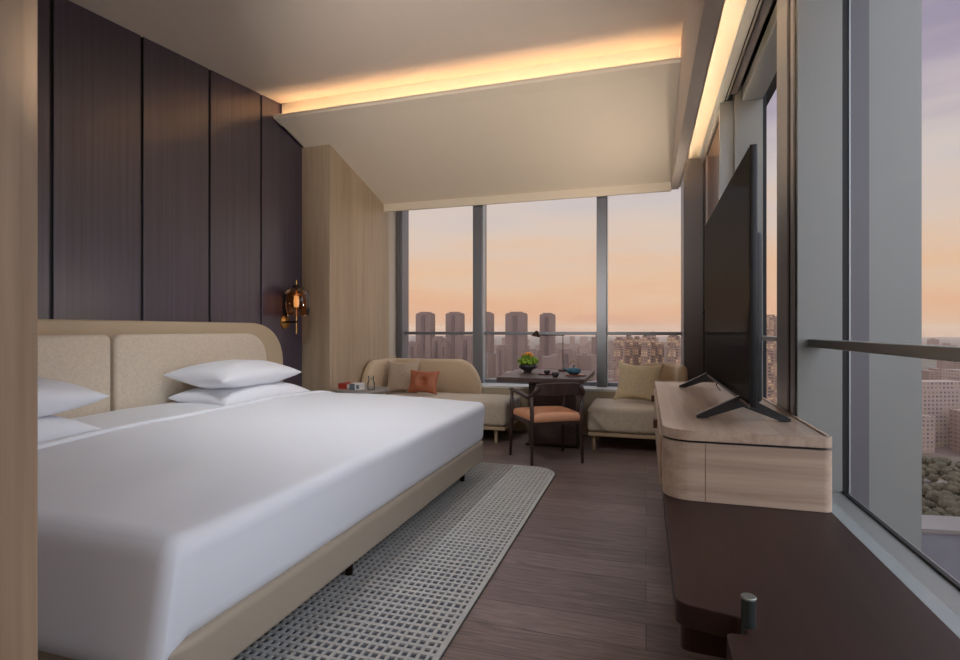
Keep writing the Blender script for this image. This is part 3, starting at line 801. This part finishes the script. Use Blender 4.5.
obj('seat', rbox(bmesh.new(), -.262, .262, -.235, .235, .372, .455, .036, n=12, f=sf), M['seat'], ch, smooth=True)
# ------------------------------------------------------------------ bench and cabinet
BZ = .50
bench = thing('bench', 'long low dark brown bench top running under the right window', 'bench', (.4, 2.0, 0))
bmx = Matrix.Translation((-.4, -2.0, 0))
def fillet(p0, c, p1, r, n=6): return [q for q in arcpath(p0, c, p1, r, n)][1:-1]
out = []
YF = 4.60
P = [(.682, -1.2), (.682, YF), (.0725, YF), (.0725, 1.462), (.222, 1.425), (.222, 1.352), (.176, 1.348), (.176, -1.2)]
rad = [0, 0, .02, .035, .012, .012, .018, 0]
for i, p in enumerate(P):
    if rad[i] == 0: out.append(p)
    else: out += fillet(P[i - 1], p, P[(i + 1) % len(P)], rad[i])
obj('bench_top', xf(prism(bmesh.new(), out, 'z', BZ - .06, BZ), bmx), M['bench'], bench, bevel=.003)
P2 = [(.66, 1.45), (.66, YF - .02), (.086, YF - .02), (.086, 1.475), ]
o2 = []
for i, p in enumerate(P2):
    o2 += fillet(P2[i - 1], p, P2[(i + 1) % 4], .03) if i == 3 else [p]
obj('bench_body', xf(prism(bmesh.new(), o2, 'z', .37, BZ - .06), bmx), M['bench'], bench)
obj('plinth', xf(B((.45, .66, 1.0, 4.4, 0, .44), (.45, .66, -1.1, .2, 0, .44)), bmx), M['bench'], bench)

cab = thing('cabinet', 'pale ash media cabinet with rounded corners standing on the dark bench', 'cabinet', (.38, 3.4, BZ))
cm = Matrix.Translation((-.38, -3.4, -BZ))
CX0, CX1, CY0, CY1, CZ = .068, .686, 2.338, 4.55, .787
def cab_outline(ins=0, rl_=.11, rr_=.036):
    x0, x1, y0, y1 = CX0 + ins, CX1 - ins, CY0 + ins, CY1 - ins
    P = [(x0, y0), (x1, y0), (x1, y1), (x0, y1)]; rd = [rl_, rr_, .02, .05]; o = []
    for i, p in enumerate(P):
        cx = p[0] + (rd[i] if p[0] == x0 else -rd[i]); cy = p[1] + (rd[i] if p[1] == y0 else -rd[i])
        a0 = {0: 180, 1: 270, 2: 0, 3: 90}[i]
        for k in range(11):
            a = R(a0 + 90 * k / 10); o.append((cx + rd[i] * math.cos(a), cy + rd[i] * math.sin(a)))
    return o
obj('cabinet_body', xf(prism(bmesh.new(), cab_outline(0.0), 'z', BZ + .002, .738), cm), M['ash'], cab, smooth=False)
obj('shadow_gap', xf(prism(bmesh.new(), cab_outline(.012), 'z', .738, .748), cm), M['black'], cab)
top = obj('cabinet_top', xf(prism(bmesh.new(), cab_outline(0), 'z', .747, .783), cm), M['ashtop'], cab, bevel=.003)
bm = bmesh.new(); A = cab_outline(0); Bo = cab_outline(.014, .098, .033); n = len(A)
va = [[bm.verts.new((p[0], p[1], z)) for p in q] for q, z in ((A, .782), (A, .789), (Bo, .789), (Bo, .782))]
for r0, r1 in zip(va, va[1:]):
    for i in range(n): bm.faces.new([r0[i], r0[(i + 1) % n], r1[(i + 1) % n], r1[i]])
obj('top_lip', xf(bm, cm), M['ashtop'], cab)
obj('door_seam', xf(B((.2295, .2315, CY0 - .0006, CY0 + .004, BZ + .004, .736)), cm), M['tab'], cab)
for y0, y1 in ((2.50, 3.68), (3.70, 4.50)):
    dr = obj('drawer', xf(B((CX0 - .010, CX0 + .01, y0, y1, BZ + .012, .734)), cm), M['ash'], cab, bevel=.003)
    ym = (y0 + y1) / 2 + (.1 if y0 > 3 else 0)
    obj('pull_tab', xf(B((CX0 - .030, CX0 - .009, ym - .03, ym + .03, .665, .71)), cm), M['tab'], dr, bevel=.002)

# pivot cylinder on the bench
py = thing('pivot_post', 'short dark grey metal cylinder with pale cap at the bench notch', 'cylinder', (.232, 1.395, BZ - .06))
obj('cylinder', lathe(bmesh.new(), [(0, .0), (.0165, .0), (.0165, .125), (0, .125)], 0, 0, 32), M['cyl'], py, smooth=False)
obj('cap', lathe(bmesh.new(), [(0, .124), (.017, .124), (.0175, .128), (.016, .130), (0, .130)], 0, 0, 32), M['cyltop'], py)

# ------------------------------------------------------------------ television
TVX, TVY0, TVY1 = .425, 2.455, 4.24
tv = thing('television', 'large flat black television on splayed feet on the pale cabinet', 'television', (TVX, 3.35, CZ))
tvm = Matrix.Translation((-TVX, -3.35, -CZ))
ZB, ZTV = .875, 1.975
obj('tv_housing', xf(rbox(bmesh.new(), TVX - .012, TVX + .018, TVY0, TVY1, ZB, ZTV, .006, n=2), tvm), M['tvbody'], tv, smooth=True)
obj('tv_back', xf(rbox(bmesh.new(), TVX + .015, TVX + .055, TVY0 + .09, TVY1 - .09, ZB + .01, ZTV - .35, .02, n=3), tvm), M['tvbody'], tv, smooth=True)
obj('screen', xf(B((TVX - .0135, TVX - .0118, TVY0 + .010, TVY1 - .010, ZB + .016, ZTV - .010)), tvm), M['tvscreen'], tv)
obj('bezel_strip', xf(B((TVX - .0145, TVX - .011, TVY0 + .004, TVY1 - .004, ZB + .001, ZB + .010)), tvm), M['aludark'], tv)
for yy, yo in ((2.72, 0), (4.10, 0)):
    bm = bmesh.new()
    for s in (-1, 1):
        x1 = TVX + s * .185
        v = [(TVX + s * .00, yy, ZB + .03), (TVX + s * .03, yy, ZB + .012), (x1 + s * .012, yy, CZ + .012), (x1 + s * .012, yy, CZ + .0), (x1 - s * .03, yy, CZ + .0), (TVX + s * .0, yy, ZB - .030)]
        prism(bm, [(a[0], a[2]) for a in v], 'y', yy - .016, yy + .016)
    obj('stand_foot', xf(bm, tvm), M['tvbody'], tv)
obj('cable', xf(tube(bmesh.new(), [(TVX + .03, 3.95, ZB + .05), (TVX + .035, 3.95, .82), (TVX + .06, 3.96, .786)], .004, 8), tvm), M['tvbody'], tv)

# ------------------------------------------------------------------ the city outside
GZ = -100.0
struct('ground', B((-5000, 7000, -4000, 9000, GZ - 2, GZ)), M['ground'])
def tower(name, label, u, d, wpx, ztop, mat, dep=28, group=None, rot=0, steps=True, cat='building'):
    x, y = ray(u, d); w = wpx * d / FPX
    t = thing(name, label, cat, (x, y + dep / 2, GZ), rot, group)
    h = ztop - GZ
    obj('block', B((-w / 2, w / 2, -dep / 2, dep / 2, 0, h)), mat, t)
    if steps:
        obj('roof_block', B((-w * .32, w * .30, -dep * .3, dep * .3, h, h + 5), (-w * .46, -w * .36, -dep * .4, dep * .4, h, h + 2.4), (w * .34, w * .46, -dep * .4, dep * .4, h, h + 2.4)), mat, t)
        obj('corner_bay', B((-w * .12, w * .12, -dep / 2 - 2.0, -dep / 2, 0, h - 3)), M['towerdark'] if mat == M['tower'] else mat, t)
    return t
def vz(v, d): return H + (330 - v) * d / FPX
tower('tower_block', 'tall hazy tower block, leftmost of the twin towers in the left pane', 423, 1180, 16, vz(314, 1180), M['tower'])
tower('tower_block', 'tall hazy tower block right of its twin in the left pane', 453, 1180, 16, vz(314, 1180), M['tower'])
tower('tower_block', 'tall hazy tower block partly hidden by the left window mullion', 485, 1200, 12, vz(314, 1200), M['tower'])
tower('tower_block', 'tall broad tower block behind the flower bowl', 515, 1130, 20, vz(314, 1130), M['tower'])
tower('tower_block', 'tall slim tower block behind the small reading lamp', 546.5, 1180, 14, vz(315, 1180), M['tower'])
for k, (u, w, v, lab) in enumerate(((436, 9, 339, 'lower mid-rise block between the twin towers'), (465, 14, 338, 'lower mid-rise block right of the twin towers'), (443, 6, 345, 'narrow low block between the twin towers'),
        (412, 9, 345, 'low block beside the left window frame'), (500, 8, 348, 'low block left of the broad tower'), (531, 9, 352, 'low block between the broad tower and the slim tower'), (566, 16, 352, 'low wide block behind the lamp pole'))):
    tower('apartment_block', lab, u, 980 - k * 12, w, vz(v, 980 - k * 12), M['tower'])
for k, (u, w, v, lab) in enumerate(((619, 10, 341, 'warm lit apartment block, leftmost of the right pane cluster'), (628.5, 8, 339, 'warm lit apartment block, second from the left in the right pane cluster'), (637, 8, 340, 'warm lit apartment block in the middle of the right pane cluster'),
        (646, 9, 338, 'tallest warm lit apartment block in the right pane cluster'), (654, 7, 341, 'apartment block right of the tallest one in the cluster'), (661, 6, 346, 'grey shorter block at the right end of the cluster'), (674, 12, 338, 'warm lit apartment block beside the corner post'), (690, 9, 342, 'apartment block just right of the corner post'))):
    tower('apartment_block', lab, u, 640 + (k % 3) * 25, w, vz(v, 640 + (k % 3) * 25), M['cluster'], dep=20)
# block seen through the narrow gap beside the tall post
tower('tower_block', 'warm tower block seen through the narrow pane beside the tall grey post', 772, 760, 10, vz(318, 760), M['cluster'], dep=20)
tower('apartment_block', 'low warm block in the narrow pane beside the tall grey post', 768, 520, 22, vz(348, 520), M['cluster'], dep=20)
# hazy low city : shared meshes
kinds = []
for i, (w, dp, h) in enumerate(((46, 24, 34), (30, 22, 58), (70, 26, 22), (24, 24, 74), (52, 30, 46))):
    bm = bmesh.new(); box(bm, -w / 2, w / 2, -dp / 2, dp / 2, 0, h); box(bm, -w * .2, w * .12, -dp * .3, dp * .3, h, h + 3.5)
    me = bpy.data.meshes.new('city_block'); bmesh.ops.recalc_face_normals(bm, faces=bm.faces[:]); bm.to_mesh(me); bm.free()
    me.materials.append(M['cityblock'] if i != 3 else M['tower']); kinds.append(me)
rnd = random.Random(21); cnt = 0; placed = []
while cnt < 260:
    az = rnd.uniform(-34, 34); dist = 520 * (7.5 ** rnd.random())
    if 14 < az < 34 and dist < 560: continue
    x, y = dist * math.sin(R(az)), dist * math.cos(R(az))
    if any((x - a) ** 2 + (y - b) ** 2 < 62 ** 2 for a, b in placed): continue
    placed.append((x, y))
    o = bpy.data.objects.new('city_block', kinds[rnd.choice((0, 0, 1, 2, 2, 3, 4)) if dist > 900 else rnd.choice((0, 2, 2))]); C.objects.link(o)
    o.location = (x, y, GZ); o.rotation_euler = (0, 0, rnd.choice((0, .2, -.3, .1))); s = rnd.uniform(.8, 1.25); o.scale = (1, 1, s)
    tag(o, 'one of the many low hazy grey blocks of the distant city', 'building', 'hazy low blocks of the distant city')
    cnt += 1
# aerial view at the right : white office block, park, roads, podium
x, y = ray(945, 455)
wb = thing('office_block', 'pale office block with many windows seen low through the right window', 'building', (x, y + 20, GZ), .35)
obj('wing', B((-46, 40, -14, 14, 0, 50)), M['whiteblock'], wb)
obj('wing', B((-70, -30, -34, -12, 0, 30)), M['whiteblock'], wb)
obj('roof_block', B((-30, 20, -8, 8, 50, 56)), M['whiteblock'], wb)
x, y = ray(985, 520)
wb2 = thing('office_block', 'second pale office block behind and right of the first', 'building', (x, y, GZ), .2)
obj('wing', B((-30, 50, -14, 14, 0, 62)), M['whiteblock'], wb2); obj('roof_block', B((-10, 30, -8, 8, 62, 67)), M['whiteblock'], wb2)
def road(pts, w, label):
    bm = bmesh.new(); L_, R_ = [], []
    for i, p in enumerate(pts):
        a = Vector(pts[max(i - 1, 0)]); b = Vector(pts[min(i + 1, len(pts) - 1)]); d = (b - a).normalized()
        L_.append(bm.verts.new((p[0] - d.y * w / 2, p[1] + d.x * w / 2, GZ + .4))); R_.append(bm.verts.new((p[0] + d.y * w / 2, p[1] - d.x * w / 2, GZ + .4)))
    for i in range(len(pts) - 1): bm.faces.new([L_[i], L_[i + 1], R_[i + 1], R_[i]])
    return tag(obj('road', bm, M['road']), label, 'road')
road([ray(840, 330), ray(900, 318), ray(930, 300), ray(965, 268), ray(1020, 240)], 7, 'pale road sweeping diagonally through the trees below the right window')
road([ray(860, 372), ray(915, 360), ray(960, 350), ray(1030, 352)], 9, 'pale road in front of the pale office block')
road([ray(880, 290), ray(925, 262), ray(970, 246), ray(1020, 238)], 5, 'narrow pale road just beyond the podium roof')
x, y = ray(960, 214)
pd = thing('podium_building', 'low podium building with pale flat roof at the bottom of the right window', 'building', (x, y, GZ), .12)
obj('podium_wall', B((-60, 60, -8, 8, 0, 22)), M['podiumwall'], pd)
obj('flat_roof', B((-61, 61, -9, 9, 22, 23.5)), M['podium'], pd)
obj('roof_plant', B((-40, -28, -5, 3, 23.5, 26), (14, 30, -4, 4, 23.5, 25.5)), M['podium'], pd)
tms = []
for q in range(3):
    bm = bmesh.new()
    bmesh.ops.create_icosphere(bm, subdivisions=3, radius=1, matrix=Matrix.Translation((0, 0, 6)) @ Matrix.Diagonal((5, 5, 4.5, 1)))
    for v in bm.verts:
        v.co += (v.co - Vector((0, 0, 6))) * .45 * noise.noise(v.co * .5 + Vector((q * 9, 0, 0)))
    tube(bm, [(0, 0, 0), (0, 0, 5)], [.5, .3], 6)
    me = bpy.data.meshes.new('park_tree'); bm.to_mesh(me); bm.free(); me.materials.append(M['tree']); me.polygons.foreach_set('use_smooth', [True] * len(me.polygons)); tms.append(me)
for k in range(230):
    u = rnd.uniform(890, 1010); d = rnd.uniform(238, 400); x, y = ray(u, d)
    o = bpy.data.objects.new('park_tree', tms[k % 3]); C.objects.link(o); o.location = (x, y, GZ); s = rnd.uniform(.4, .8); o.scale = (s, s, s); o.rotation_euler = (0, 0, rnd.uniform(0, 6))
    tag(o, 'one of the many olive green trees in the park strip far below', 'tree', 'trees in the park strip below the right window')

# evening haze over the city
hz = bpy.data.materials.new('evening haze'); hz.use_nodes = True; nt = hz.node_tree; nt.nodes.remove(nt.nodes['Principled BSDF'])
vs = nt.nodes.new('ShaderNodeVolumeScatter'); vs.inputs['Color'].default_value = (1.0, .58, .42, 1); vs.inputs['Density'].default_value = 1 / 12000; vs.inputs['Anisotropy'].default_value = .2
nt.links.new(vs.outputs[0], nt.nodes['Material Output'].inputs['Volume'])
o = obj('city_haze', B((-3900, 5900, 60, 8900, GZ + .1, 60)), hz)
tag(o, 'thin peach evening haze lying over the distant city', 'haze', kind='stuff')

# ------------------------------------------------------------------ sky
wd = bpy.data.worlds.new('dusk sky'); bpy.context.scene.world = wd; wd.use_nodes = True; nt = wd.node_tree
bg = nt.nodes['Background']
tc = nt.nodes.new('ShaderNodeTexCoord'); sp = nt.nodes.new('ShaderNodeSeparateXYZ'); nt.links.new(tc.outputs['Generated'], sp.inputs[0])
mp = nt.nodes.new('ShaderNodeMapping'); mp.inputs['Scale'].default_value = (1.6, 1.6, 12); nt.links.new(tc.outputs['Generated'], mp.inputs['Vector'])
nz = nt.nodes.new('ShaderNodeTexNoise'); nz.inputs['Scale'].default_value = 2.2; nz.inputs['Detail'].default_value = 6; nt.links.new(mp.outputs[0], nz.inputs['Vector'])
ns = nt.nodes.new('ShaderNodeMapRange'); ns.inputs[1].default_value = .3; ns.inputs[2].default_value = .7; ns.inputs[3].default_value = -.04; ns.inputs[4].default_value = .04; nt.links.new(nz.outputs['Fac'], ns.inputs[0])
ad = nt.nodes.new('ShaderNodeMath'); ad.operation = 'ADD'; nt.links.new(sp.outputs[2], ad.inputs[0]); nt.links.new(ns.outputs[0], ad.inputs[1])
cr = nt.nodes.new('ShaderNodeValToRGB'); nt.links.new(ad.outputs[0], cr.inputs[0])
stops = [(0.0, L(222, 168, 138)), (.025, L(230, 178, 144)), (.09, L(231, 192, 160)), (.17, L(222, 200, 184)), (.25, L(210, 198, 194)), (.34, L(184, 172, 184)), (.43, L(158, 150, 170)), (.6, L(196, 202, 222)), (1.0, L(220, 228, 244))]
e = cr.color_ramp.elements; e[0].position, e[0].color = stops[0]; e[1].position, e[1].color = stops[-1]
for p, c in stops[1:-1]:
    q = e.new(p); q.color = c
# the sky is brighter away from the far window: overhead and round to the right and back
mm = nt.nodes.new('ShaderNodeMapRange'); mm.interpolation_type = 'SMOOTHSTEP'; mm.inputs[1].default_value = .80; mm.inputs[2].default_value = .25; mm.inputs[3].default_value = 1.0; mm.inputs[4].default_value = 3.1
nt.links.new(sp.outputs[1], mm.inputs[0])
bt = nt.nodes.new('ShaderNodeMapRange'); bt.inputs[1].default_value = .80; bt.inputs[2].default_value = .35; bt.inputs[3].default_value = 0; bt.inputs[4].default_value = .85
nt.links.new(sp.outputs[1], bt.inputs[0])
bx_ = nt.nodes.new('ShaderNodeMix'); bx_.data_type = 'RGBA'; bx_.inputs[7].default_value = L(200, 206, 218)
nt.links.new(bt.outputs[0], bx_.inputs[0]); nt.links.new(cr.outputs[0], bx_.inputs[6])
nt.links.new(bx_.outputs[2], bg.inputs[0]); nt.links.new(mm.outputs[0], bg.inputs[1])

def portal(loc, rot, sx, sy):
    l = bpy.data.lights.new('portal', 'AREA'); l.shape = 'RECTANGLE'; l.size = sx; l.size_y = sy; l.cycles.is_portal = True
    o = bpy.data.objects.new('window_portal', l); C.objects.link(o); o.location = loc; o.rotation_euler = rot
portal((-1.4, 6.62, 1.95), (R(-90), 0, 0), 3.6, 2.9)
portal((.93, 1.15, 2.05), (0, R(90), 0), 3.2, 3.6)
portal((.93, 3.98, 1.8), (0, R(90), 0), 2.7, 1.4)

for k, (x, y, tx_, ty_) in enumerate(((-1.9, 2.35, -1.9, 3.7), (-1.3, 1.9, -1.7, 3.0))):  # added spots above the view that brighten the top of the bed
    z = ceil_z(y)
    dl = thing('fill_light', ('added unseen fill light in the ceiling over the far half of the bed', 'added unseen fill light in the ceiling over the middle of the bed foot')[k], 'fill_light', (x, y, z))
    obj('ring', lathe(bmesh.new(), [(.06, -.001), (.08, -.005), (.08, .0)], 0, 0, 24), M['alulight'], dl)
    l = bpy.data.lights.new('fill_source', 'SPOT'); l.energy = (95, 45)[k]; l.color = (.93, .96, 1); l.spot_size = R(95); l.spot_blend = 1; l.shadow_soft_size = .12
    aim = Vector((tx_ - x, ty_ - y, .65 - z)).normalized()
    lo = bpy.data.objects.new('lamp', l); C.objects.link(lo); lo.parent = dl; lo.matrix_local = Matrix.Translation((0, 0, -.13)) @ aim.to_track_quat('-Z', 'Y').to_matrix().to_4x4()
# added fill lights, unseen behind the camera, for the near wall end
for k, (x, y, e_) in enumerate(((-1.9, -.6, 60), (-.4, -1.4, 60), (-2.6, -1.6, 40))):
    z = ceil_z(y)
    dl = thing('fill_light', 'small round added fill light in the entrance ceiling, unseen behind the camera', 'fill_light', (x, y, z), 0, 'added entrance fill lights')
    obj('ring', lathe(bmesh.new(), [(.045, -.001), (.06, -.004), (.06, .0)], 0, 0, 24), M['alulight'], dl)
    l = bpy.data.lights.new('fill_source', 'AREA'); l.shape = 'DISK'; l.size = .09; l.energy = e_ * .03; l.color = (1, .80, .58)
    lo = bpy.data.objects.new('lamp', l); C.objects.link(lo); lo.parent = dl; lo.location = (0, 0, -.006)

fl = thing('fill_globe', 'added fill globe by the wardrobe wall, unseen behind the camera', 'lamp', (-2.3, -1.5, 0))  # added lamp out of view, general fill for the dim room
obj('base', lathe(bmesh.new(), [(0, 0), (.14, 0), (.14, .015), (.02, .03), (0, .03)], 0, 0, 32), M['bronze'], fl)
obj('pole', tube(bmesh.new(), [(0, 0, .02), (0, 0, 1.42)], .011, 12), M['bronze'], fl)
g = bmesh.new(); bmesh.ops.create_uvsphere(g, u_segments=32, v_segments=20, radius=.17, matrix=Matrix.Translation((0, 0, 1.57)))
obj('globe_shade', g, emit('lit globe', (1, .86, .70, 1), 30 / (PI * 4 * PI * .17 ** 2)), fl, smooth=True)
def fill_uplighter(label, p, tgt, watt, spread, col, blend=.9):
    ul = thing('fill_uplighter', label, 'lamp', (p[0], p[1], 0)); h = p[2]
    obj('base', lathe(bmesh.new(), [(0, 0), (.10, 0), (.10, .015), (.02, .03), (0, .03)], 0, 0, 32), M['bronze'], ul)
    obj('pole', tube(bmesh.new(), [(0, 0, .02), (0, 0, h - .05)], .010, 12), M['bronze'], ul)
    aim = (Vector(tgt) - Vector(p)).normalized(); q = aim.to_track_quat('Z', 'Y').to_matrix().to_4x4()
    obj('reflector', xf(lathe(bmesh.new(), [(0, -.08), (.04, -.08), (.09, -.01), (.087, -.01), (.038, -.075), (0, -.075)], 0, 0, 32), Matrix.Translation((0, 0, h)) @ q), M['bronze'], ul)
    l = bpy.data.lights.new('fill_spot', 'SPOT'); l.energy = watt; l.color = col; l.spot_size = R(spread); l.spot_blend = blend; l.shadow_soft_size = .07
    lo = bpy.data.objects.new('lamp', l); C.objects.link(lo); lo.parent = ul; lo.matrix_local = Matrix.Translation(Vector((0, 0, h)) + aim * .02) @ aim.to_track_quat('-Z', 'Y').to_matrix().to_4x4()
fill_uplighter('added fill spot, unseen behind the camera, tilted at the sloped soffit', (-1.007, .35, 1.6), (-1.35, 5.2, 3.15), 420, 62, (1, .94, .88))  # added lamp out of view that brightens the soffit
fill_uplighter('added fill spot in the corner, unseen behind the television', (.50, 4.95, 1.42), (-1.8, 5.25, 2.85), 75, 125, (1, .86, .74))  # added hidden lamp that lights soffit and corner wall from the right

# ------------------------------------------------------------------ camera
cam = bpy.data.cameras.new('camera'); co = bpy.data.objects.new('camera', cam); C.objects.link(co)
cam.sensor_width = 36; cam.lens = FPX / 960 * 36; cam.clip_start = .05; cam.clip_end = 20000
co.location = (0, 0, H); co.rotation_euler = (PI / 2, 0, YAW)
sc = bpy.context.scene; sc.camera = co
sc.view_settings.view_transform = 'Standard'; sc.view_settings.look = 'None'; sc.view_settings.exposure = 0.0; sc.view_settings.gamma = 1.0
sc.view_settings.use_curve_mapping = False
